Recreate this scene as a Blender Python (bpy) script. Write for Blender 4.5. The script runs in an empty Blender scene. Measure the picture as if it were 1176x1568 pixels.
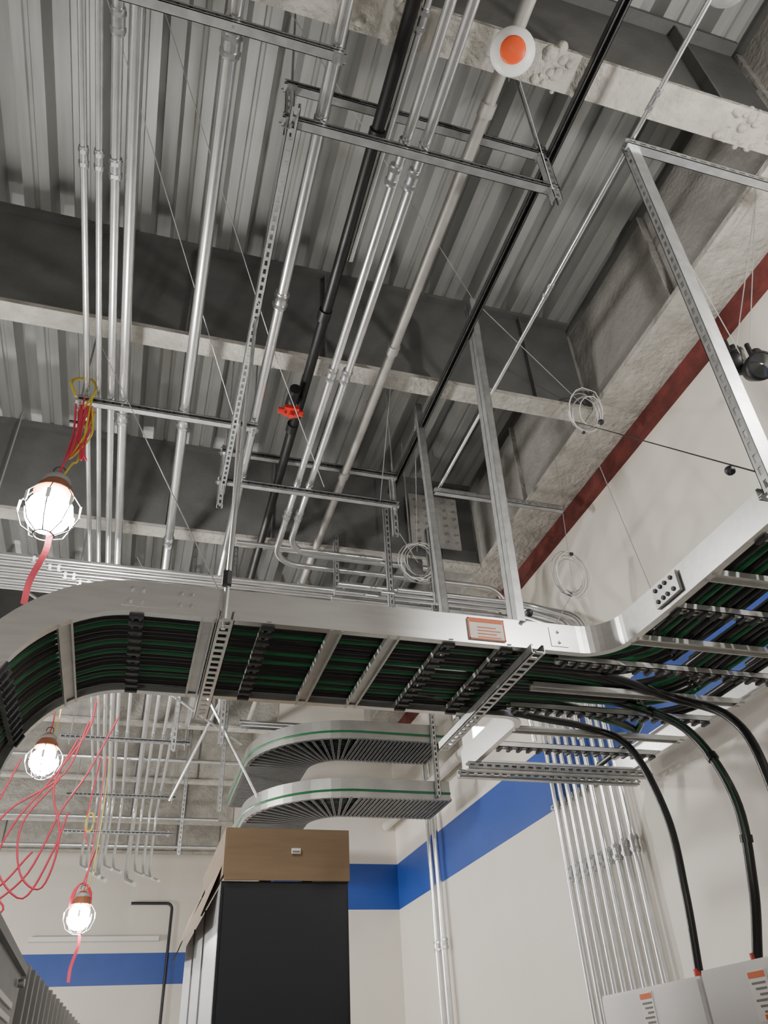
import bpy, math, random
from mathutils import Vector, Matrix
random.seed(7)
V=Vector
# ------------------------------------------------------------------ materials
def mat(name, col, rough=0.5, metal=0.0, noise=0.0, nscale=8.0, bump=0.0, bscale=40.0, emis=None, col2=None, stretch=None, coat=0.0):
    m=bpy.data.materials.new(name); m.use_nodes=True
    nt=m.node_tree; b=nt.nodes['Principled BSDF']
    b.inputs['Base Color'].default_value=(*col,1); b.inputs['Roughness'].default_value=rough
    b.inputs['Metallic'].default_value=metal
    if coat: b.inputs['Coat Weight'].default_value=coat
    tc=nt.nodes.new('ShaderNodeTexCoord'); mp=nt.nodes.new('ShaderNodeMapping')
    nt.links.new(tc.outputs['Object'],mp.inputs[0])
    if stretch: mp.inputs['Scale'].default_value=stretch
    if noise>0 or col2:
        n=nt.nodes.new('ShaderNodeTexNoise'); n.inputs['Scale'].default_value=nscale; n.inputs['Detail'].default_value=3
        nt.links.new(mp.outputs[0],n.inputs['Vector'])
        r=nt.nodes.new('ShaderNodeValToRGB')
        c2=col2 if col2 else tuple(c*(1-noise) for c in col)
        r.color_ramp.elements[0].position=0.32; r.color_ramp.elements[1].position=0.68
        r.color_ramp.elements[0].color=(*c2,1); r.color_ramp.elements[1].color=(*col,1)
        nt.links.new(n.outputs['Fac'],r.inputs[0]); nt.links.new(r.outputs[0],b.inputs['Base Color'])
    if bump>0:
        n2=nt.nodes.new('ShaderNodeTexNoise'); n2.inputs['Scale'].default_value=bscale; n2.inputs['Detail'].default_value=3
        nt.links.new(mp.outputs[0],n2.inputs['Vector'])
        bp=nt.nodes.new('ShaderNodeBump'); bp.inputs['Strength'].default_value=bump; bp.inputs['Distance'].default_value=0.02
        nt.links.new(n2.outputs['Fac'],bp.inputs['Height']); nt.links.new(bp.outputs[0],b.inputs['Normal'])
    if emis:
        b.inputs['Emission Color'].default_value=(*emis[0],1); b.inputs['Emission Strength'].default_value=emis[1]
    return m
M={}
M['wall']=mat('painted_wall',(0.77,0.73,0.66),0.5,noise=0.04,nscale=2,bump=0.05,bscale=60)
M['blue']=mat('blue_paint',(0.022,0.075,0.36),0.45,noise=0.1,nscale=3)
M['deck']=mat('steel_deck',(0.45,0.455,0.44),0.42,0.3,noise=0.2,nscale=3,stretch=(6,0.6,1))
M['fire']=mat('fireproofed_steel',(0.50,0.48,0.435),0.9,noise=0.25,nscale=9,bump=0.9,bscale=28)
M['web']=mat('shaded_beam_steel',(0.14,0.14,0.138),0.7,noise=0.25,nscale=4,bump=0.2,bscale=30)  # beam steel darkened to carry the shade on near webs
M['girder']=mat('girder_coat',(0.38,0.37,0.345),0.85,noise=0.2,nscale=6,bump=0.5,bscale=30)
M['red']=mat('red_oxide_primer',(0.16,0.03,0.025),0.75,noise=0.5,nscale=12,bump=0.3)
M['floor']=mat('concrete_floor',(0.40,0.39,0.38),0.6,noise=0.2,nscale=3)
M['emt']=mat('galvanised_conduit',(0.80,0.81,0.81),0.27,0.92,noise=0.12,nscale=14)
M['cpl']=mat('conduit_coupling',(0.62,0.63,0.64),0.3,0.9,noise=0.25,nscale=40)
M['strut']=mat('strut_galvanised',(0.52,0.53,0.53),0.4,0.75,noise=0.25,nscale=20)
M['dstrut']=mat('strut_dark',(0.10,0.10,0.10),0.4,0.6,noise=0.25,nscale=20)
M['alu']=mat('tray_aluminium',(0.66,0.66,0.65),0.33,0.9,noise=0.1,nscale=5,stretch=(1,8,8))
M['alu2']=mat('tray_dull_steel',(0.42,0.42,0.40),0.4,0.8,noise=0.2,nscale=6)
M['rung']=mat('tray_rung',(0.58,0.58,0.56),0.42,0.65,noise=0.15,nscale=15)
M['rung2']=mat('tray_rung_dull',(0.26,0.26,0.25),0.45,0.6,noise=0.15,nscale=15)
M['dark']=mat('dark_metal',(0.04,0.04,0.045),0.45,0.4)
M['blk']=mat('black_cable',(0.010,0.011,0.011),0.3,0.0)
M['grn']=mat('green_cable',(0.008,0.13,0.045),0.35)
M['blackpipe']=mat('black_pipe',(0.012,0.012,0.013),0.45,0.2,noise=0.2,nscale=10)
M['sprk']=mat('sprinkler_pipe',(0.45,0.44,0.41),0.5,0.4,noise=0.2,nscale=9)
M['redp']=mat('red_plastic',(0.45,0.02,0.015),0.4)
M['pink']=mat('red_cord',(0.55,0.035,0.07),0.45)
M['yel']=mat('yellow_cord',(0.50,0.40,0.04),0.5)
M['org']=mat('orange_plastic',(0.85,0.10,0.02),0.4)
M['brn']=mat('lamp_socket_brown',(0.22,0.07,0.03),0.5)
M['white']=mat('white_plastic',(0.8,0.8,0.78),0.4)
M['glow']=mat('lamp_globe',(1,1,1),0.5,emis=((1,0.97,0.92),420))
M['led']=mat('led_lens',(1,1,1),0.5,emis=((1,0.98,0.95),30))
M['rackblk']=mat('rack_black',(0.007,0.009,0.014),0.5,0.1,noise=0.2,nscale=2)
M['rackside']=mat('rack_wrap',(0.55,0.56,0.58),0.35,0.1,noise=0.1,nscale=3)
M['card']=mat('cardboard',(0.235,0.16,0.095),0.85,noise=0.10,nscale=5,stretch=(1,1,12))
M['panel']=mat('panel_white',(0.74,0.72,0.71),0.4,noise=0.03,nscale=3)
M['label']=mat('label_white',(0.8,0.78,0.74),0.5)
M['lorg']=mat('label_orange',(0.70,0.13,0.02),0.5)
M['ltxt']=mat('label_text',(0.2,0.18,0.17),0.6)
M['grey']=mat('machine_grey',(0.27,0.27,0.26),0.5,0.1,noise=0.1,nscale=5)
M['wire']=mat('steel_wire',(0.50,0.50,0.50),0.4,0.6)
M['glass']=mat('dark_glass',(0.02,0.02,0.02),0.08)
# ------------------------------------------------------------------ builder
class B:
    def __init__(s): s.v=[]; s.f=[]; s.m=[]; s.sm=[]; s.used=[]
    def mi(s,k):
        if k not in s.used: s.used.append(k)
        return s.used.index(k)
    def add(s,vs,fs,k,smooth=False):
        o=len(s.v); s.v+= [tuple(x) for x in vs]; i=s.mi(k)
        for f in fs: s.f.append(tuple(a+o for a in f)); s.m.append(i); s.sm.append(smooth)
    def hexa(s,c,x,y,z,k):
        c=V(c)
        vs=[c+x*a+y*b+z*d for a in(-1,1) for b in(-1,1) for d in(-1,1)]
        s.add(vs,[(0,1,3,2),(4,6,7,5),(0,4,5,1),(2,3,7,6),(0,2,6,4),(1,5,7,3)],k)
    def box(s,a,b,k):
        a=V(a);b=V(b);c=(a+b)/2;h=(b-a)/2
        s.hexa(c,V((abs(h.x),0,0)),V((0,abs(h.y),0)),V((0,0,abs(h.z))),k)
    def tube(s,pts,r,k,n=12,cap=True,rend=None):
        pts=[V(p) for p in pts]
        t0=(pts[1]-pts[0]).normalized()
        up=V((0,0,1)) if abs(t0.z)<.9 else V((1,0,0))
        u=t0.cross(up).normalized()
        vs=[];N=len(pts)
        for i,p in enumerate(pts):
            if i==0:t=t0
            elif i==N-1:t=(pts[i]-pts[i-1]).normalized()
            else:t=((pts[i+1]-pts[i]).normalized()+(pts[i]-pts[i-1]).normalized()).normalized()
            u=(u-t*u.dot(t)).normalized(); w=t.cross(u)
            rr=r if rend is None else r+(rend-r)*i/(N-1)
            for j in range(n):
                a=2*math.pi*j/n
                vs.append(p+(u*math.cos(a)+w*math.sin(a))*rr)
        fs=[]
        for i in range(N-1):
            for j in range(n):
                j2=(j+1)%n
                fs.append((i*n+j,i*n+j2,(i+1)*n+j2,(i+1)*n+j))
        s.add(vs,fs,k,n>6)
        if cap:
            s.add(vs[:n],[tuple(reversed(range(n)))],k); s.add(vs[-n:],[tuple(range(n))],k)
    def cyl(s,c,axis,r,h,k,n=12):
        c=V(c);a=V(axis).normalized()*h/2
        s.tube([c-a,c+a],r,k,n)
    def lathe(s,c,prof,k,axis=(0,0,1),n=24,smooth=True):
        c=V(c);a=V(axis).normalized(); up=V((0,0,1)) if abs(a.z)<.9 else V((1,0,0))
        u=a.cross(up).normalized();w=a.cross(u)
        vs=[];fs=[]
        for (r,h) in prof:
            for j in range(n):
                t=2*math.pi*j/n; vs.append(c+a*h+(u*math.cos(t)+w*math.sin(t))*r)
        for i in range(len(prof)-1):
            for j in range(n):
                j2=(j+1)%n; fs.append((i*n+j,i*n+j2,(i+1)*n+j2,(i+1)*n+j))
        s.add(vs,fs,k,smooth)
    def ball(s,c,r,k,sc=(1,1,1),n=20,m=14):
        prof=[(max(1e-4,r*math.sin(math.pi*i/m))*sc[0],-r*math.cos(math.pi*i/m)*sc[2]) for i in range(m+1)]
        s.lathe(c,prof,k,n=n)
    def strut(s,p0,p1,n,k='strut',w=.041,h=.041,slot=True,t=.0028):
        p0=V(p0);p1=V(p1);L=(p1-p0).length;d=(p1-p0)/L
        n=V(n);n=(n-d*n.dot(d)).normalized();q=d.cross(n)
        c=(p0+p1)/2
        for sg in(-1,1):
            s.hexa(c+q*sg*(w/2-t/2),d*L/2,q*t/2,n*h/2,k)
            s.hexa(c+q*sg*(w/2-.005)-n*(h/2-t/2),d*L/2,q*.005,n*t/2,k)
        cb=c+n*(h/2-t/2)
        if slot:
            e=.0135
            for sg in(-1,1): s.hexa(cb+q*sg*(w/2-e/2),d*L/2,q*e/2,n*t/2,k)
            m=max(1,int(L/.05)); st=L/m
            for i in range(m+1):
                a=i*st
                s.hexa(cb+d*(a-L/2),d*.0105,q*(w/2-e),n*t/2,k)
        else: s.hexa(cb,d*L/2,q*w/2,n*t/2,k)
    def coupling(s,c,d,r):
        d=V(d).normalized();c=V(c)
        s.cyl(c,d,r*1.22,.045,'cpl',14)
        for sg in(-1,1):
            s.cyl(c+d*sg*.03,d,r*1.42,.018,'cpl',6)
            s.cyl(c+d*sg*.044,d,r*1.25,.012,'cpl',14)
    def strap(s,c,d,r,up=(0,0,1)):
        d=V(d).normalized();c=V(c)
        s.cyl(c,d,r*1.12,.028,'cpl',14)
        up=V(up); s.hexa(c-up*(r*1.0+.012),d*.014,up.cross(d)*.006,up*.014,'cpl')
        s.cyl(c-up*(r+.03),up,.006,.02,'cpl',6)
    def obj(s,name,parent=None):
        me=bpy.data.meshes.new(name); me.from_pydata(s.v,[],s.f)
        for k in s.used: me.materials.append(M[k])
        me.polygons.foreach_set('material_index',s.m); me.polygons.foreach_set('use_smooth',s.sm)
        me.update()
        o=bpy.data.objects.new(name,me); bpy.context.collection.objects.link(o)
        if parent: o.parent=parent
        return o
def fillet(pts,r,n=8):
    pts=[V(p) for p in pts];out=[pts[0]]
    for i in range(1,len(pts)-1):
        a,b,c=pts[i-1],pts[i],pts[i+1]
        u=(a-b).normalized();w=(c-b).normalized()
        ang=u.angle(w)
        if ang>3.1: out.append(b);continue
        d=min(r/math.tan(ang/2),(a-b).length*.49,(c-b).length*.49)
        rr=d*math.tan(ang/2)
        cen=b+(u+w).normalized()*(rr/math.sin(ang/2))
        A=b+u*d-cen;C=b+w*d-cen
        tot=A.angle(C)
        for j in range(n+1):
            t=j/n
            out.append(cen+(A*math.sin((1-t)*tot)+C*math.sin(t*tot))/math.sin(tot))
    out.append(pts[-1]);return out
def smooth(pts,n=8):
    P=[V(p) for p in pts];P=[P[0]*2-P[1]]+P+[P[-1]*2-P[-2]];out=[]
    for i in range(1,len(P)-2):
        a,b,c,d=P[i-1:i+3]
        for j in range(n):
            t=j/n
            out.append(.5*((2*b)+(c-a)*t+(2*a-5*b+4*c-d)*t*t+(3*b-a-3*c+d)*t**3))
    out.append(P[-2]);return out
def simple(name,fn):
    b=B();fn(b);return b.obj(name)
# ------------------------------------------------------------------ room shell
ZD=6.0; XR=3.0; YB=9.27; YF=16.0; XL=-6.0; YN=-3.5; XN=1.55
def stripewall(b,a,c):
    for z0,z1,k in((0,3.1,'wall'),(3.1,3.58,'blue'),(3.58,6.1,'wall')):
        b.box((a[0],a[1],z0),(c[0],c[1],z1),k)
simple('wall_right',lambda b:stripewall(b,(XR,YN,0),(XR+.15,YB+.15,0)))
simple('wall_back',lambda b:stripewall(b,(XN,YB,0),(XR,YB+.15,0)))
simple('wall_return',lambda b:stripewall(b,(XN,YB+.15,0),(XN+.15,YF,0)))
simple('wall_far',lambda b:stripewall(b,(XL,YF,0),(XN+.15,YF+.15,0)))
simple('wall_left',lambda b:stripewall(b,(XL-.15,YN,0),(XL,YF,0)))
simple('wall_front',lambda b:stripewall(b,(XL,YN-.15,0),(XR,YN,0)))
simple('floor',lambda b:b.box((XL,YN,-.1),(XR,YF,0),'floor'))
def deck(b):
    per=.30; x=XL+.03; prof=[]
    while x<XR+.1:
        for dx,dz in((0,0),(.060,0),(.068,.014),(.086,.014),(.094,0),(.155,0),(.185,.12),(.27,.12)):
            prof.append((x+dx,ZD+dz))
        x+=per
    vs=[]
    for y in (YN,YF):
        for p in prof: vs.append((p[0],y,p[1]))
    n=len(prof)
    b.add(vs,[(i,i+1,n+i+1,n+i) for i in range(n-1)],'deck')
    b.box((XL,YN,ZD+.15),(XR,YF,ZD+.2),'deck')
simple('ceiling',deck)
def ibeam(b,y,x0=XL,x1=2.6,z0=5.1,w=.068):
    b.box((x0,y-w,z0),(x1,y+w,z0+.03),'fire')
    b.box((x0,y-.02,z0+.03),(x1,y+.02,ZD-.03),'web' if y<9 else 'fire')  # shade put in the colour: near webs dark, far lit ones cream
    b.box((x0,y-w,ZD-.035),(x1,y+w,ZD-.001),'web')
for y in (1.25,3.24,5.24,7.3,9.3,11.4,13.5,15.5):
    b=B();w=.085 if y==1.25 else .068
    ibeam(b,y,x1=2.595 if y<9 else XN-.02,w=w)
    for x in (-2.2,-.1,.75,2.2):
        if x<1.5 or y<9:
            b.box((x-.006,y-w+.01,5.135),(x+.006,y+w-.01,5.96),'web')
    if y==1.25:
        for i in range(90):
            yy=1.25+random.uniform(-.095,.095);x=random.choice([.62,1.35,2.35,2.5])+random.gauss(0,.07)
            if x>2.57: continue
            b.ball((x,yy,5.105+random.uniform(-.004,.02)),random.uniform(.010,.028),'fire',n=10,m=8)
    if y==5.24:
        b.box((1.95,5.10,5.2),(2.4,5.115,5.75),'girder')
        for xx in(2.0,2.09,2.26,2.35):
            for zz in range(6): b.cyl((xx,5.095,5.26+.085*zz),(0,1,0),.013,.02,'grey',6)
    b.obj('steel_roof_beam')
def girder(b):
    b.box((2.60,YN,5.1),(2.998,YB,5.14),'fire')
    b.box((2.66,YN,5.14),(2.998,YB,5.98),'girder')
    b.box((2.94,YN,4.97),(2.998,YB,5.1),'red')
    for y in [i*1.03-2.9 for i in range(12)]:
        b.box((2.62,y-.006,5.14),(2.66,y+.006,5.98),'girder')
simple('edge_girder',girder)
# ------------------------------------------------------------------ conduits in ceiling
def conduit(pts,r,cpl=(),rad=.18,name='electrical_conduit',k='emt',straps=()):
    b=B(); p=fillet(pts,rad) if len(pts)>2 else [V(q) for q in pts]
    b.tube(p,r,k,14)
    for c,d in cpl: b.coupling(c,d,r)
    for c,d in straps: b.strap(c,d,r)
    return b.obj(name)
YD=(0,1,0)
def yrun(x,z,y0,y1,r,cy=(),sy=(),x1=None,tail=None,**kw):
    x1=x if x1 is None else x1
    def X(y): return x+(x1-x)*(y-y0)/(y1-y0)
    pts=[(x,y0,z),(x1,y1,z)]
    if tail: pts+=tail
    return conduit(pts,r,[((X(y),y,z),YD) for y in cy],straps=[((X(y),y,z),YD) for y in sy],**kw)
zc=4.86
dn=lambda x,y:[(x,y+.0,3.9),(x+.12,y-.5,3.75)]
yrun(-.61,zc,-3.4,11.0,.0165,cy=(2.05,5.6),sy=(1.33,3.56),tail=dn(-.61,11.0))
yrun(-.545,zc,-3.4,11.2,.0165,cy=(2.05,5.9),sy=(1.33,3.56),tail=dn(-.545,11.2))
yrun(-.475,zc,-3.4,11.4,.022,cy=(1.45,2.07,6.0),sy=(1.33,3.56),tail=dn(-.475,11.4))
yrun(-.405,zc,-3.4,11.6,.028,cy=(3.7,6.4),sy=(1.33,3.56),tail=dn(-.405,11.6))
yrun(-.045,zc,-3.4,11.8,.031,cy=(1.42,3.66,5.0,7.4),sy=(1.33,3.56),tail=dn(-.045,11.8))
yrun(.34,zc,-3.4,8.6,.029,cy=(2.6,5.9),sy=(1.62,4.1),x1=.40)
for i,x in enumerate((-.33,-.22,.05,.16,.25)):
    yrun(x,4.7,7.0,11.0+.15*i,.018,cy=(8.5,),tail=dn(x,11.0+.15*i))
conduit([(.74,-3.4,zc),(.76,5.12,zc),(2.0,5.12,zc)],.0235,[((.742,1.78,zc),YD),((.752,3.05,zc),YD),((.758,4.46,zc),YD)],straps=[((.745,1.62,zc),YD),((.757,4.1,zc),YD)],rad=.22)
conduit([(.83,-3.4,zc),(.845,4.95,zc),(2.0,4.95,zc)],.0235,[((.832,1.78,zc),YD),((.838,3.05,zc),YD),((.842,4.46,zc),YD)],straps=[((.835,1.62,zc),YD),((.842,4.1,zc),YD)],rad=.22)
yrun(.70,5.05,-3.4,2.4,.02,cy=(1.2,))
b=B();b.tube([(1.08,-3.4,5.0),(1.10,9.0,5.0)],.030,'sprk',14)
for y in (1.45,2.9,4.1,5.6): b.cyl((1.09,y,5.0),YD,.038,.06,'sprk',14)
b.tube([(1.09,3.45,5.0),(1.09,3.45,5.1)],.008,'strut',8)
b.obj('sprinkler_main_pipe')
b=B();b.tube([(.62,-3.4,5.0),(.66,7.0,5.0)],.030,'blackpipe',14)
for y in(1.7,2.75,3.7): b.cyl((.64,y,5.0),YD,.038,.07,'blackpipe',14)
b.obj('black_pipe')
b=B()
b.tube([(.645,3.41,5.0),(.60,3.41,4.92)],.02,'blackpipe');b.cyl((.58,3.38,4.93),(0,1,.15),.036,.22,'blackpipe')
b.box((.535,3.37,4.845),(.625,3.45,4.87),'redp');b.cyl((.52,3.41,4.85),(1,0,0),.02,.04,'redp');b.cyl((.64,3.41,4.85),(1,0,0),.02,.03,'redp')
b.cyl((.58,3.41,4.83),(0,0,1),.018,.04,'redp')
b.obj('sprinkler_head')
def st(name,p0,p1,n,**kw):
    b=B();b.strut(p0,p1,n,**kw);return b.obj(name)
st('strut_rail',(1.50,-.5,5.07),(1.50,4.3,5.07),(0,0,1),k='dstrut')
st('strut_rail',(.245,1.55,4.78),(.26,4.2,4.78),(0,0,-1))
b=B();b.tube([(1.74,-.6,4.87),(1.74,4.0,4.87)],.012,'emt',10)
for y in(1.17,2.2):b.coupling((1.74,y,4.87),YD,.012)
b.obj('hanger_rod')
def trapeze(x0,x1,y,zs,rods,ztop=5.98):
    b=B()
    for z in zs:
        b.strut((x0,y,z),(x1,y,z),(0,1,0))
        for i in range(int((x1-x0)/.05)):
            b.box((x0+.010+i*.05,y-.0195,z-.0105),(x0+.046+i*.05,y+.012,z+.0105),'dark')  # dark blocks stand in for the shade inside the open channel
    for x in rods:
        b.tube([(x,y+.0,zs[0]-.08),(x,y,ztop)],.006,'wire',8)
        for z in zs:
            for dz in(-.03,.03): b.cyl((x,y,z+dz),(0,0,1),.014,.012,'cpl',6)
            b.box((x-.022,y-.024,z-.026),(x+.022,y+.024,z-.021),'cpl')
    return b
XDIR=(1,0,0)
b=trapeze(.20,1.50,1.63,(4.80,5.10),(.235,1.46))
b.strut((1.47,1.63,4.70),(1.47,1.63,5.16),(0,-1,0));b.strut((.23,1.66,4.76),(.23,1.66,5.16),(0,-1,0))
b.obj('strut_trapeze_hanger')
b=trapeze(.22,1.49,4.11,(4.80,5.06),(.25,1.46))
b.strut((1.46,4.13,4.55),(1.46,4.13,5.1),(0,-1,0));b.strut((.25,4.13,4.6),(.25,4.13,5.12),(0,-1,0));b.obj('strut_trapeze_hanger')
trapeze(-.66,.40,1.33,(4.81,),(-.64,.37),5.1).obj('strut_trapeze_hanger')
trapeze(-.66,.40,3.56,(4.81,),(-.64,.37)).obj('strut_trapeze_hanger')
trapeze(-.9,.45,6.4,(4.81,),(-.8,.4)).obj('strut_trapeze_hanger')
trapeze(-.9,.45,8.6,(4.65,),(-.8,.4)).obj('strut_trapeze_hanger')
b=trapeze(-.9,.45,10.6,(4.65,4.2),(-.8,.4));b.obj('strut_trapeze_hanger')
st('strut_bracket',(1.70,1.36,4.83),(2.60,1.36,4.83),(0,-1,0))
st('strut_bracket',(1.70,3.93,4.83),(2.70,3.93,4.83),(0,-1,0))
st('tray_hanger_strut',(1.745,1.42,2.90),(1.745,1.38,4.86),(-1,0,0),w=.041,h=.058)
b=B();b.strut((1.50,2.70,3.0),(1.56,2.71,5.36),(0,-1,0),slot=False);b.strut((1.50,2.745,3.0),(1.56,2.755,5.36),(0,1,0));b.obj('tray_hanger_strut')
b=B();b.strut((1.47,3.42,2.95),(1.50,3.6,5.30),(0,-1,0),slot=False);b.obj('tray_hanger_strut')
b=B();b.tube([(.215,2.62,2.9),(.255,2.68,4.8)],.010,'emt',8);b.cyl((.215,2.62,3.12),(0,0,1),.02,.06,'dark',6);b.obj('hanger_rod')
b=B();b.tube([(.30,3.45,2.9),(.28,3.5,4.8)],.010,'emt',8);b.obj('hanger_rod')
b=B();hy=[5.02,5.10,5.19,5.27,5.36,5.44]
for i,y in enumerate(hy):
    wy=5.2-.105*i
    p=fillet([(-5.9,y,4.6),(2.55,y,4.6),(2.93,wy,4.35),(2.95,wy,.0)],.22)
    b.tube(p,.0235,'emt',12)
    for x in(-.9+.1*i,1.9): b.coupling((x,y,4.6),XDIR,.0235)
    for z in(2.62,): b.coupling((2.95,wy,z),(0,0,1),.0235)
for i in range(6,9):
    wy=5.2-.105*i
    p=fillet([(1.2,wy+.4,4.5),(2.6,wy+.4,4.5),(2.95,wy,4.2),(2.95,wy,0)],.2)
    b.tube(p,.0235,'emt',12);b.coupling((2.95,wy,2.62),(0,0,1),.0235)
b.strut((2.975,4.3,3.1),(2.975,5.32,3.1),(-1,0,0));b.strut((2.975,4.3,1.7),(2.975,5.32,1.7),(-1,0,0))
b.obj('vertical_conduit_bundle')
conduit([(2.0,5.12,zc),(2.75,5.12,zc),(2.9,5.3,3.6)],.0235,rad=.2)
conduit([(.45,4.9,4.86),(1.6,4.9,4.86)],.02)
trapeze(-2.5,-1.2,5.05,(4.55,),(-2.4,-1.3)).obj('strut_trapeze_hanger')
st('strut_trapeze_bar',(1.3,4.8,4.55),(1.3,5.6,4.55),(0,0,-1))
for i in range(3):
    conduit([(1.35+.1*i,4.55-.06*i,4.30),(2.45+.06*i,4.55-.06*i,4.30),(2.62+.06*i,4.2-.06*i,4.0),(2.62+.06*i,4.2-.06*i,3.2)],.017,rad=.2)
for x,y,z0,z1 in((1.52,4.5,4.15,5.1),(1.83,4.4,4.2,4.85),(1.95,4.75,4.2,5.1),(1.25,5.0,4.4,5.1)):
    st('drop_strut',(x,y,z0),(x,y,z1),(0,-1,0))
b=B();b.box((1.70,4.62,4.55),(1.82,4.70,4.70),'strut');b.box((1.69,4.612,4.54),(1.83,4.62,4.71),'cpl');b.tube([(1.76,4.66,4.7),(1.76,4.66,5.98)],.008,'emt',8);b.obj('junction_box')
for dy in(0,.17):
    conduit([(.9,7.75+dy,4.55+dy*.6),(2.93,7.75+dy,4.55+dy*.6),(2.93,7.75+dy,0)],.030,[((2.93,7.75+dy,2.55),(0,0,1)),((2.93,7.75+dy,4.05),(0,0,1))],rad=.22)
b=B();b.strut((2.975,7.55,3.95),(2.975,8.15,3.95),(-1,0,0));b.obj('strut_bracket')
b=B();b.tube([(2.88,5.4,4.0),(2.88,9.25,4.0)],.05,'wall',16);b.cyl((2.88,5.4,4.0),YD,.056,.05,'wall',16);b.obj('painted_pipe')
# ------------------------------------------------------------------ ladder trays
def tray(b,fr,w,hr=.13,kr='alu'):
    prof=[(-.004,0),(.030,0),(.030,.005),(.004,.007),(.004,hr-.007),(.030,hr-.005),(.030,hr),(-.004,hr)]
    for sg in(-1,1):
        vs=[];n=len(prof)
        for p,l,u in fr:
            for a,h in prof: vs.append(p+l*sg*(w/2-a)+u*h)
        fs=[]
        for i in range(len(fr)-1):
            for j in range(n):
                j2=(j+1)%n;fs.append((i*n+j,i*n+j2,(i+1)*n+j2,(i+1)*n+j))
        fs.append(tuple(range(n)));fs.append(tuple((len(fr)-1)*n+j for j in range(n)))
        b.add(vs,fs,kr)
def rung(b,p,l,u,w,slot,k='rung',tw=.024):
    if slot:
        b.strut(p-l*w/2+u*.02,p+l*w/2+u*.02,-u,k=k,w=.045,h=.03)
        t=l.cross(u)
        m=int(w/.06)
        for i in range(m):
            c=p-l*w/2+l*(.03+i*w/m)
            b.hexa(c-u*.004,t*.026,l*.009,u*.006,'dark')
    else:
        t=l.cross(u)
        b.hexa(p+u*.012,t*tw,l*w/2,u*.003,k)
        for sg in(-1,1): b.hexa(p+u*.008+t*sg*(tw-.002),t*.004,l*w/2,u*.012,k)
ZT=2.95
b=B();yc=3.01;W=.74;L_=V((0,1,0))
fr=[]
R=.45;cx=-.10;cz=ZT-R
fr.append((V((cx-R,yc,1.2)),L_,V((-1,0,0))))
for i in range(0,19):
    a=math.pi-(math.pi/2)*i/18
    d=V((math.cos(a),0,math.sin(a)))
    fr.append((V((cx,yc,cz))+d*R,L_,d))
fr.append((V((1.58,yc,ZT)),L_,V((0,0,1))))
tray(b,fr,W)
def fr_at(s):
    if s>=0: return V((cx+s,yc,ZT)),L_,V((0,0,1))
    a=-s/R
    if a<math.pi/2:
        d=V((-math.sin(a),0,math.cos(a)));return V((cx,yc,cz))+d*R,L_,d
    return V((cx-R,yc,cz-(-s-R*math.pi/2))),L_,V((-1,0,0))
for i,(s,sl) in enumerate([(-1.5,1),(-1.25,0),(-1.0,1),(-.75,0),(-.50,1),(-.25,0),(0.0,1),(.26,0),(.49,1),(.76,0),(1.0,0),(1.24,1),(1.50,1)]):
    p,l,u=fr_at(s);rung(b,p,l,u,W,sl)
b.strut((.22,2.56,2.925),(.22,3.52,2.925),(0,0,-1),k='alu',w=.06);b.strut((1.50,2.58,2.92),(1.50,3.72,2.92),(0,0,-1),w=.06)
for x0,x1 in((-.16,.12),(1.60,1.68)):
    for yy in(yc-W/2-.006,yc+W/2+.006):
        b.box((x0,yy-.002,ZT+.02),(x1,yy+.002,ZT+.11),'alu')
        for xx in((x0+.03,x0+.07,x1-.07,x1-.03) if x1-x0>.2 else (x0+.04,)):
            for zz in(ZT+.04,ZT+.09): b.cyl((xx,yy-.006,zz),YD,.007,.012,'cpl',6)
def curve_rail(pts,sgn=1):
    fr2=[]
    for i,p in enumerate(pts):
        a=pts[max(0,i-1)];c=pts[min(len(pts)-1,i+1)]
        t=(c-a).normalized();l=V((-t.y,t.x,0))
        fr2.append((p,l*sgn,V((0,0,1))))
    prof=[(-.004,0),(.030,0),(.030,.005),(.004,.007),(.004,.123),(.030,.125),(.030,.13),(-.004,.13)]
    vs=[];n=8
    for p,l,u in fr2:
        for a,h in prof: vs.append(p+l*a+u*h)
    fs=[(i*n+j,i*n+(j+1)%n,(i+1)*n+(j+1)%n,(i+1)*n+j) for i in range(len(fr2)-1) for j in range(n)]
    fs.append(tuple(range(n)));fs.append(tuple((len(fr2)-1)*n+j for j in range(n)))
    b.add(vs,fs,'alu')
XA=1.88;XB=2.84
curve_rail(fillet([(1.58,2.64,ZT),(XA,2.64,ZT),(XA+.02,2.2,ZT)],.24,10),1)
curve_rail([V((XA+.02,2.2,ZT)),V((XA+.04,-1.5,ZT))],1)
curve_rail(fillet([(1.58,3.38,ZT),(XA-.08,3.38,ZT),(XA-.08,3.9,ZT)],.26,10),-1)
curve_rail([V((XA-.08,3.9,ZT)),V((XA-.08,4.2,ZT))],-1)
curve_rail([V((XB,4.2,ZT)),V((XB,-1.5,ZT))],-1)
b.box((XA-.002,2.10,ZT+.02),(XA+.012,2.26,ZT+.11),'alu')
for yy in(2.13,2.17,2.20,2.235):
    for zz in(ZT+.04,ZT+.09):b.cyl((XA-.004,yy,zz),XDIR,.009,.012,'dark',6)
for i in range(20):
    y=4.05-.26*i
    x0=XA-.06 if y>3.4 else (1.68 if y>2.65 else XA+.03)
    rung(b,V(((x0+XB)/2,y,ZT)),V((1,0,0)),V((0,0,1)),XB-x0,i%2==1)
b.strut((1.74,4.14,ZT-.03),(2.92,4.14,ZT-.03),(0,-1,0));b.strut((1.74,4.0,ZT-.03),(2.92,4.0,ZT-.03),(0,-1,0))
b.strut((1.72,1.45,ZT-.03),(2.95,1.45,ZT-.03),(0,0,-1))
b.obj('cable_tray')
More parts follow.
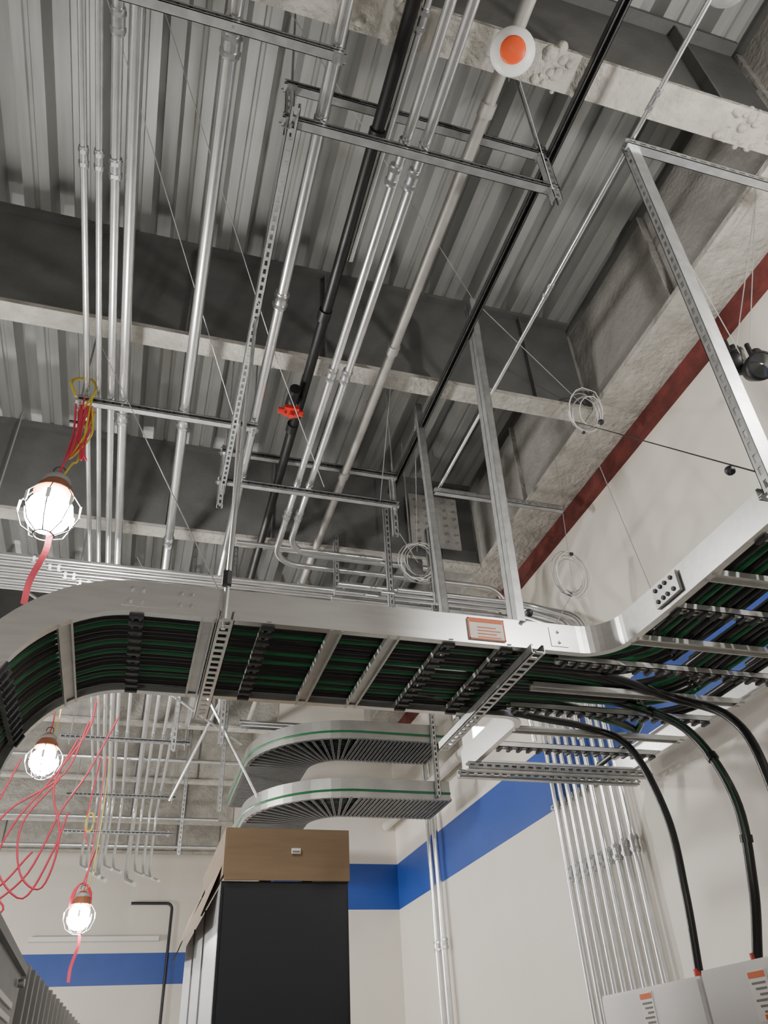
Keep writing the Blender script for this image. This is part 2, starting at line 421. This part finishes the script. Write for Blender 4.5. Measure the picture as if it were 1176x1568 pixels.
b=B();b.box((1.22,2.628,2.965),(1.385,2.634,3.065),'label');b.box((1.228,2.6265,3.045),(1.377,2.6285,3.058),'lorg')
for i in range(4): b.box((1.26,2.6265,2.975+i*.015),(1.365-.02*(i%2),2.6285,2.979+i*.015),'lorg')
for (x0,x1,z0,z1) in((1.22,1.385,2.965,2.970),(1.22,1.385,3.060,3.065),(1.22,1.225,2.965,3.065),(1.38,1.385,2.965,3.065)): b.box((x0,2.6265,z0),(x1,2.6285,z1),'lorg')
b.obj('warning_label')
b=B()
for i in range(9):
    o=.06+i*.077+random.uniform(-.006,.006)
    for (do,r,k,h) in ((0,.0175,'blk',.05),(.036,.0125,'grn' if i%3!=2 else 'blk',.045)):
        y=2.64+o+do
        pts=[]
        for s in (-1.9,-1.4,-.9,-.72,-.6,-.45,-.3,-.15,0,.4,.9,1.4):
            p,l,u=fr_at(s);q=p+u*h;q.y=y+random.uniform(-.004,.004);pts.append(q)
        if i%4!=3:
            xx=1.95+(o+do)*1.1
            pts+=fillet([(1.5,y,ZT+h),(xx,y,ZT+h),(xx,2.0,ZT+h)],.28,8)[1:]
            for yy in(1.5,1.0,.3,-.6,-1.4):pts.append(V((xx+random.uniform(-.02,.02),yy,ZT+h)))
        else:
            pts+=[V((1.8,y,ZT+h)),V((2.3,y+.15,ZT+h)),V((2.6,3.6,ZT+h)),V((2.65,4.1,ZT+h))]
        b.tube(smooth(pts,3),r,k,8)
# through cables along the wall tray
for i in range(8):
    x=1.98+.105*i
    b.tube(smooth([(x+random.uniform(-.015,.015),yy,ZT+.085) for yy in(-1.4,-.5,.3,1.0,1.7,2.3)]+[(x,2.75,ZT+.085)],3),.019,'grn' if i in(2,6) else 'blk',8)
b.obj('tray_cable_bundle')
def drop(pts,r,green=False):
    b=B();p=smooth(pts,8);b.tube(p,r,'blk',12)
    e=V(pts[-1]);b.cyl(e+V((0,0,.015)),(0,0,1),r*1.15,.035,'redp',12);b.cyl(e-V((0,0,.015)),(0,0,1),r*1.6,.03,'cpl',8)
    if green:
        b.tube([q+V((-.012,-.012,.004)) for q in p],.0045,'grn',8)
        for j in (20,28,36):
            if j<len(p)-1:b.cyl(p[j],p[j+1]-p[j-1],r*1.3,.03,'blk',10)
    b.obj('power_cable')
drop([(1.2,3.25,3.0),(1.9,3.45,3.0),(2.25,3.5,2.98),(2.42,3.42,2.85),(2.5,3.37,2.5),(2.5,3.38,2.15),(2.5,3.43,1.82)],.019)
drop([(1.2,3.05,3.02),(1.8,3.12,3.02),(2.25,3.2,3.0),(2.45,3.0,2.8),(2.5,2.87,2.45),(2.5,2.92,2.1),(2.5,3.03,1.83)],.021,True)
drop([(1.4,2.9,3.02),(2.0,2.95,3.02),(2.38,2.95,2.93),(2.50,2.74,2.75),(2.50,2.64,2.45),(2.52,2.7,1.83)],.021)
def curved_tray(z,y0):
    b=B();Wt=.62;r=.62;fr=[(V((2.75,y0,z)),V((0,1,0)),V((0,0,1)))]
    cc=V((1.9,y0+r,z))
    for i in range(17):
        a=math.pi/2*i/16
        d=V((-math.sin(a),-math.cos(a),0));fr.append((cc+d*r,-d,V((0,0,1))))
    fr.append((V((1.9-r,y0+r+1.4,z)),V((1,0,0)),V((0,0,1))))
    tray(b,fr,Wt,.17,'alu2')
    for i in range(len(fr)-1):
        p0,l0,u0=fr[i];p1,l1,u1=fr[i+1];m=max(1,int((p1-p0).length/.04))
        for j in range(m):
            t=j/m;l=(l0*(1-t)+l1*t).normalized()
            rung(b,p0*(1-t)+p1*t,l,u0,Wt,False,'rung2',.009)
    ps=[p+V((0,0,.05)) for p,l,u in fr]
    for j in range(11):
        o=-.25+.05*j;b.tube([p+l*o for p,(q,l,u) in zip(ps,fr)],.024,'grn' if j in(0,4) else 'blk',8)
    b.tube([q-l*(Wt/2+.010)+V((0,0,.06)) for q,l,u in fr],.010,'grn',6)
    return b
curved_tray(4.12,7.1).obj('curved_cable_tray')
curved_tray(3.58,7.1).obj('curved_cable_tray')
st('strut_bracket',(2.62,6.75,3.6),(2.62,6.75,5.2),(0,-1,0))
# ------------------------------------------------------------------ rack with cardboard cap
b=B()
b.box((.42,4.0,.0),(1.02,5.9,2.30),'rackside')
b.box((.415,3.96,.0),(1.025,4.0,2.305),'rackblk')
b.box((.43,3.95,.08),(1.01,3.962,2.285),'rackblk')
b.box((.45,3.945,1.1),(.47,3.955,1.3),'dark')
for x in(.6,.8):b.box((x,3.97,2.305),(x+.05,5.8,2.32),'rackblk')
for y in (4.65,5.25): b.box((.412,y-.004,.06),(.424,y+.004,2.3),'grey')
for z in (.7,1.4): b.box((.412,4.02,z-.004),(.424,5.9,z+.004),'grey')
b.obj('server_rack_cabinet')
b=B()
b.box((.425,3.94,2.305),(1.03,3.95,2.54),'card');b.box((.425,3.95,2.53),(1.03,5.0,2.54),'card')
b.box((1.02,3.95,2.305),(1.03,5.0,2.54),'card');b.box((.42,3.95,2.33),(.43,5.0,2.54),'card')
b.add([(.425,4.0,2.40),(.425,5.2,2.44),(.33,5.2,2.22),(.34,4.3,2.16)],[(0,1,2,3)],'card')
b.add([(.425,4.8,2.45),(.425,6.0,2.47),(.36,6.1,2.23),(.31,5.3,2.15)],[(0,1,2,3)],'card')
b.box((.74,3.936,2.425),(.785,3.941,2.45),'label');b.box((.745,3.934,2.432),(.78,3.937,2.438),'ltxt')
b.obj('cardboard_box')
b=B()
for y0,y1,t in((3.16,3.96,1.80),(1.6,3.14,1.815)):
    b.box((2.3,y0,.0),(2.98,y1,t),'panel');b.box((2.29,y0+.01,.1),(2.302,y1-.01,t-.01),'panel')
for y in(3.56,2.80):
    b.box((2.285,y-.05,1.62),(2.292,y+.05,1.78),'label');b.box((2.283,y-.045,1.755),(2.286,y+.045,1.775),'lorg')
    for j in range(6): b.box((2.283,y-.04,1.735-.018*j),(2.286,y+.035-.015*(j%3),1.742-.018*j),'ltxt')
    b.box((2.283,y-.045,1.625),(2.286,y+.01,1.64),'lorg')
b.obj('electrical_panelboard')
b=B()
b.box((-1.3,2.0,0),(-.30,3.2,1.86),'grey');b.box((-1.32,1.98,1.855),(-.285,3.22,1.88),'grey')
b.box((-.302,2.1,1.1),(-.292,3.1,1.80),'grey')
for i in range(14): b.box((-.294,2.25,1.74-.035*i),(-.286,2.95,1.755-.035*i),'label')
for y in(2.12,3.08): b.cyl((-.285,y,1.82),XDIR,.012,.02,'cpl',8)
for i in range(16):
    y=3.35+i*.10;x=-.29+.011*i;z=1.905-.006*i
    b.box((-1.2,y,.0),(x,y+.055,z),'grey');b.box((-1.2,y+.055,.0),(x-.03,y+.10,z-.02),'dark')
b.obj('cooling_unit')
# ------------------------------------------------------------------ work lamps, added fill lights
def lamp(p,top,ribbon=True):
    e=bpy.data.objects.new('work_light',None);bpy.context.collection.objects.link(e)
    p=V(p);b=B();b.ball(p,.118,'glow',(1,1,.95),n=14,m=10);b.obj('globe',e)
    b=B()
    b.lathe(p,[(.0,.245),(.03,.243),(.05,.225),(.062,.19),(.085,.155),(.098,.125),(.10,.115),(.0,.115)],'brn',n=20)
    b.lathe(p,[(.055,.222),(.068,.21),(.072,.19),(.062,.182)],'grey',n=20)
    for i in range(8):
        a=2*math.pi*i/8;q=lambda r,h:p+V((math.cos(a)*r,math.sin(a)*r,h))
        b.tube([q(.095,.125),q(.14,.06),q(.146,-.02),q(.112,-.10),q(.05,-.14)],.0035,'dark',6)
        t=V((-math.sin(a),math.cos(a),0))
        b.hexa(q(.146,.02),t*.010,V((0,0,.030)),V((math.cos(a),math.sin(a),0))*.003,'white')
    ring=[p+V((math.cos(t*math.pi/8)*.05,math.sin(t*math.pi/8)*.05,-.14)) for t in range(17)];b.tube(ring,.004,'dark',6)
    b.obj('cage',e)
    b=B();t=V(top);
    b.tube(smooth([p+V((0,0,.24)),p+V((.01,0,.34)),(p+t)/2+V((.02,0,.05)),t],6),.006,'pink',8)
    b.tube(smooth([p+V((.02,0,.24)),p+V((.05,0,.33)),(p+t)/2+V((.06,.02,0)),t+V((.04,0,0))],6),.006,'yel',8)
    hook=[p+V((0,0,.24))+V((math.sin(a)*.03,0,.03-math.cos(a)*.03)) for a in [k*.5 for k in range(11)]];b.tube(hook,.004,'dark',6)
    b.obj('cord',e)
    if ribbon:
        b=B()
        pts=smooth([p+V((.03,-.02,-.12)),p+V((.035,-.03,-.25)),p+V((0,-.03,-.42)),p+V((.0,-.03,-.55))],6)
        for i in range(len(pts)-1):
            a=pts[i];c=pts[i+1];s=V((.014,0.006,0));b.add([a-s,a+s,c+s,c-s],[(0,1,2,3)],'pink')
        b.obj('ribbon_tail',e)
lamp((-.63,3.45,3.91),(-.61,3.5,4.78))
lamp((-.82,7.0,3.84),(-.8,6.5,4.75),False)
lamp((-.42,9.0,2.98),(-.4,8.7,4.5))
def unseen_light(p,w,r=.12):  # unseen point lights; most are fill added to raise the brightness
    l=bpy.data.lights.new('unseen_point_light','POINT');l.energy=w;l.shadow_soft_size=r;l.color=(1,.965,.91)
    o=bpy.data.objects.new('unseen_point_light',l);o.location=p;bpy.context.collection.objects.link(o)
unseen_light((2.35,.6,3.8),105,.08)
unseen_light((-.9,-1.2,1.9),80,.08)
unseen_light((-3.2,1.8,2.6),35,.08)
unseen_light((-2.6,7.2,2.4),90,.12)
unseen_light((-3.0,12.5,2.8),230,.15)  # unseen light added to brighten the far wall
b=B()
for i in range(6):
    x=-.60+random.uniform(-.05,.05)
    b.tube(smooth([(x,3.5,4.72),(x+random.uniform(-.05,.05),3.5,4.5),(x+random.uniform(-.06,.06),3.48,4.3),(x+random.uniform(-.05,.05),3.5,4.5),(x+.02,3.52,4.7)],6),.006,'pink' if i<5 else 'yel',8)
b.tube(smooth([(-.66,3.5,4.78),(-.7,3.5,4.9),(-.6,3.5,4.93),(-.56,3.5,4.85),(-.6,3.5,4.7)],6),.008,'yel',8)
b.tube([( -.66,3.52,4.6),(-.54,3.52,4.6)],.01,'blk',8)
b.obj('extension_cord')
b=B()
def W5(px,py,Y=5.0):
    return V(((-.80+px*.0043)*Y/5,Y,1.5+(3.03-1.5-(py-1200)*.0037)*Y/5))
loops=[[(105,1050),(100,1110),(60,1200),(30,1260),(20,1320),(60,1365),(85,1300),(95,1240)],
[(100,1090),(80,1180),(20,1240),(5,1290),(25,1350),(60,1300)],
[(90,1120),(70,1200),(90,1280),(80,1350),(50,1330),(40,1260),(75,1190)],
[(20,1160),(0,1260),(10,1340),(40,1380),(0,1400)],
[(140,1080),(110,1180),(85,1240),(60,1330),(20,1380),(0,1410)]]
for i,l in enumerate(loops): b.tube(smooth([W5(x,y) for x,y in l],6),.006,'pink',8)
b.obj('extension_cord')
b=B();c=W5(130,1368,9.0)
for i in range(5):
    b.tube([c+V((math.cos(t*.5)*(.07+.008*i),.01*i,math.sin(t*.5)*.17)) for t in range(14)],.008,'pink',6)
b.tube([W5(140,1290,9),c+V((0,0,.17))],.008,'pink',6);b.tube(smooth([W5(125,1150,9),W5(120,1260,9),W5(128,1290,9)],5),.008,'pink',6)
b.tube([W5(125,1255,9)+V((math.cos(t*.6)*.04,0,math.sin(t*.6)*.1)) for t in range(11)],.010,'yel',6)
b.obj('coiled_cord')
b=B();p=V((1.06,1.15,4.86))
b.tube([p+V((.02,0,.02)),p+V((.02,0,.14))],.014,'redp',10)
ax=V((-.3,-.42,-.85)).normalized()
b.lathe(p,[(.0,-.05),(.05,-.045),(.085,-.02),(.092,.01),(.085,.03),(.05,.05),(.045,.05)],'white',axis=ax,n=28)
b.lathe(p,[(.046,.048),(.052,.06),(.045,.066),(.0,.07)],'org',axis=ax,n=28)
b.obj('strobe_sounder')
b=B();b.tube([V((-.86,1.33,4.85))+V((math.cos(t*.45)*.045,0,math.sin(t*.45)*.075)) for t in range(13)],.008,'cpl',8);b.tube([(-.86,1.33,4.92),(-.86,1.33,5.98)],.004,'wire',6);b.obj('carabiner_hook')
def spot(p,ax):
    b=B();p=V(p);b.lathe(p,[(.0,-.09),(.03,-.088),(.05,-.06),(.066,0),(.07,.04),(.06,.045)],'blackpipe',axis=ax,n=24)
    b.lathe(p,[(.06,.042),(.03,.052),(.0,.055)],'glass',axis=ax,n=24)
    b.tube([p+V((0,0,.03)),p+V((0,0,.16))],.012,'blackpipe',8);b.ball(p+V((.03,0,.1)),.03,'blackpipe',n=12)
    b.obj('spot_head_light')
spot((2.5,1.85,4.10),V((-.3,-.8,-.5)));spot((2.5,1.95,4.24),V((.5,-.6,-.2)))
b=B();b.lathe((1.84,.72,5.0),[(0,.09),(.05,.08),(.09,.04),(.10,0),(.09,-.03),(0,-.04)],'strut',n=24);b.tube([(1.84,.72,5.05),(1.84,.72,5.2)],.012,'strut',8);b.obj('ceiling_speaker_dome')
b=B();x,y,z=2.16,4.72,3.27
b.box((x-.07,y-.06,z),(x+.07,y+.12,z+.16),'white');b.box((x-.06,y-.068,z+.01),(x+.06,y-.06,z+.15),'led');b.box((x-.06,y-.05,z-.006),(x+.06,y+.11,z),'led')
b.tube([(x,y,z+.16),(x,y,4.55)],.006,'wire',6);b.obj('hanging_led_light')
# ------------------------------------------------------------------ wires
def wire(pts,r=.0025,k='wire'):
    b=B();b.tube(pts,r,k,5);return b.obj('brace_wire')
def coil(c,R,nrm,n=6):
    b=B();c=V(c);nrm=V(nrm).normalized();u=nrm.cross(V((0,0,1))).normalized();w=nrm.cross(u)
    for i in range(n):
        rr=R*random.uniform(.75,1.15);cc=c+V((random.uniform(-.03,.03),random.uniform(-.02,.02),random.uniform(-.02,.02)))
        b.tube([cc+(u*math.cos(t*.4)+w*math.sin(t*.4)*random.uniform(.92,1))*rr for t in range(17)],.0035,'wire' if i%3 else 'label',6)
    for q in (c+w*R,c-w*R):b.ball(q,.014,'dark',n=8)
    b.obj('coiled_wire')
coil((2.5,3.11,5.0),.14,(.3,-1,-.6));coil((2.5,3.71,4.11),.14,(.3,-1,-.3));coil((1.75,4.5,4.61),.15,(.1,-1,-.4))
wire([(2.5,3.3,5.1),(1.74,1.45,3.0)],.003,'dark');wire([(1.57,2.7,5.36),(2.6,3.2,5.1)])
wire([(1.57,2.7,5.36),(-.5,1.0,5.95)]);wire([(-.5,1.6,5.95),(.4,3.0,4.9),(.9,3.9,4.7)])
wire([(-1.0,.9,5.9),(.25,3.5,4.8)]);wire([(2.5,3.71,4.1),(2.58,3.7,5.1)]);wire([(2.5,3.7,4.0),(1.6,2.7,3.0)])
wire([(1.06,1.15,4.86),(1.3,1.5,5.5)]);wire([(1.47,1.63,4.75),(1.1,1.2,5.1)])
wire([(1.74,1.4,4.8),(2.5,1.9,4.2)]);wire([(2.62,1.5,5.1),(2.5,1.86,4.2)]);wire([(2.66,1.55,5.1),(2.5,1.95,4.25)])
wire([(1.2,3.3,5.1),(1.35,4.1,4.8)]);wire([(1.48,3.6,5.3),(1.75,4.5,4.7)]);wire([(.25,2.7,3.0),(-.6,3.3,5.1)])
wire([(1.45,4.1,4.6),(1.75,4.5,4.6)]);wire([(2.5,3.2,5.0),(2.2,2.6,3.0)])
for p in((2.26,2.72,4.5),(1.80,1.6,3.14),(1.5,2.6,3.1)): 
    b=B();b.ball(p,.018,'dark',n=8);b.cyl(p,(.3,.6,.7),.009,.06,'dark',8);b.obj('wire_clamp')
# ------------------------------------------------------------------ far room clutter
b=B();b.tube(fillet([(.1,15.9,4.35),(.82,15.9,4.35),(.82,15.9,0)],.1),.025,'dark',8);b.obj('vent_riser_pipe')
b=B();b.box((-1.5,15.85,3.75),(.65,15.98,3.82),'white');b.obj('cable_raceway')
b=B();b.box((XL,15.8,5.35),(XN,15.98,5.47),'wall');b.obj('trim_1')
for y,z,x0,x1 in((7.9,4.95,-2.5,1.1),(10.2,5.0,-3,1.2),(12.5,4.9,-3,1.2),(12.5,4.5,-3,1.2)):
    conduit([(x0,y,z),(x1,y,z)],.025)
conduit([(-1.2,5.9,4.9),(.9,7.6,4.3)],.012);conduit([(-.3,6.1,5.4),(.9,6.3,3.4)],.012);conduit([(.9,5.9,5.0),(.3,8.5,4.0)],.015)
for x,y in((.55,6.0),(.2,6.2),(.75,7.8),(.5,9.5)):
    st('drop_strut',(x,y,3.7),(x,y,5.6),(0,-1,0))
conduit([(.55,6.8,4.75),(2.4,6.8,4.75)],.02);conduit([(.55,6.9,4.5),(2.6,6.9,4.5)],.02)
# ------------------------------------------------------------------ world + camera
w=bpy.data.worlds.new('world');bpy.context.scene.world=w;w.use_nodes=True
w.node_tree.nodes['Background'].inputs[0].default_value=(.5,.52,.55,1);w.node_tree.nodes['Background'].inputs[1].default_value=.3
f=1180.0
Yc=V((-438,-906,-f)).normalized();Zc=V((-95,1600,-f));Zc=(Zc-Zc.dot(Yc)*Yc).normalized();Xc=Yc.cross(Zc).normalized()
cd=bpy.data.cameras.new('camera');cam=bpy.data.objects.new('camera',cd);bpy.context.collection.objects.link(cam)
mm=Matrix((Xc,Yc,Zc)).to_4x4();mm.translation=V((0,0,1.5));cam.matrix_world=mm
cd.sensor_fit='VERTICAL';cd.sensor_height=24;cd.lens=24*f/1568;cd.clip_start=.02;cd.clip_end=100
bpy.context.scene.camera=cam
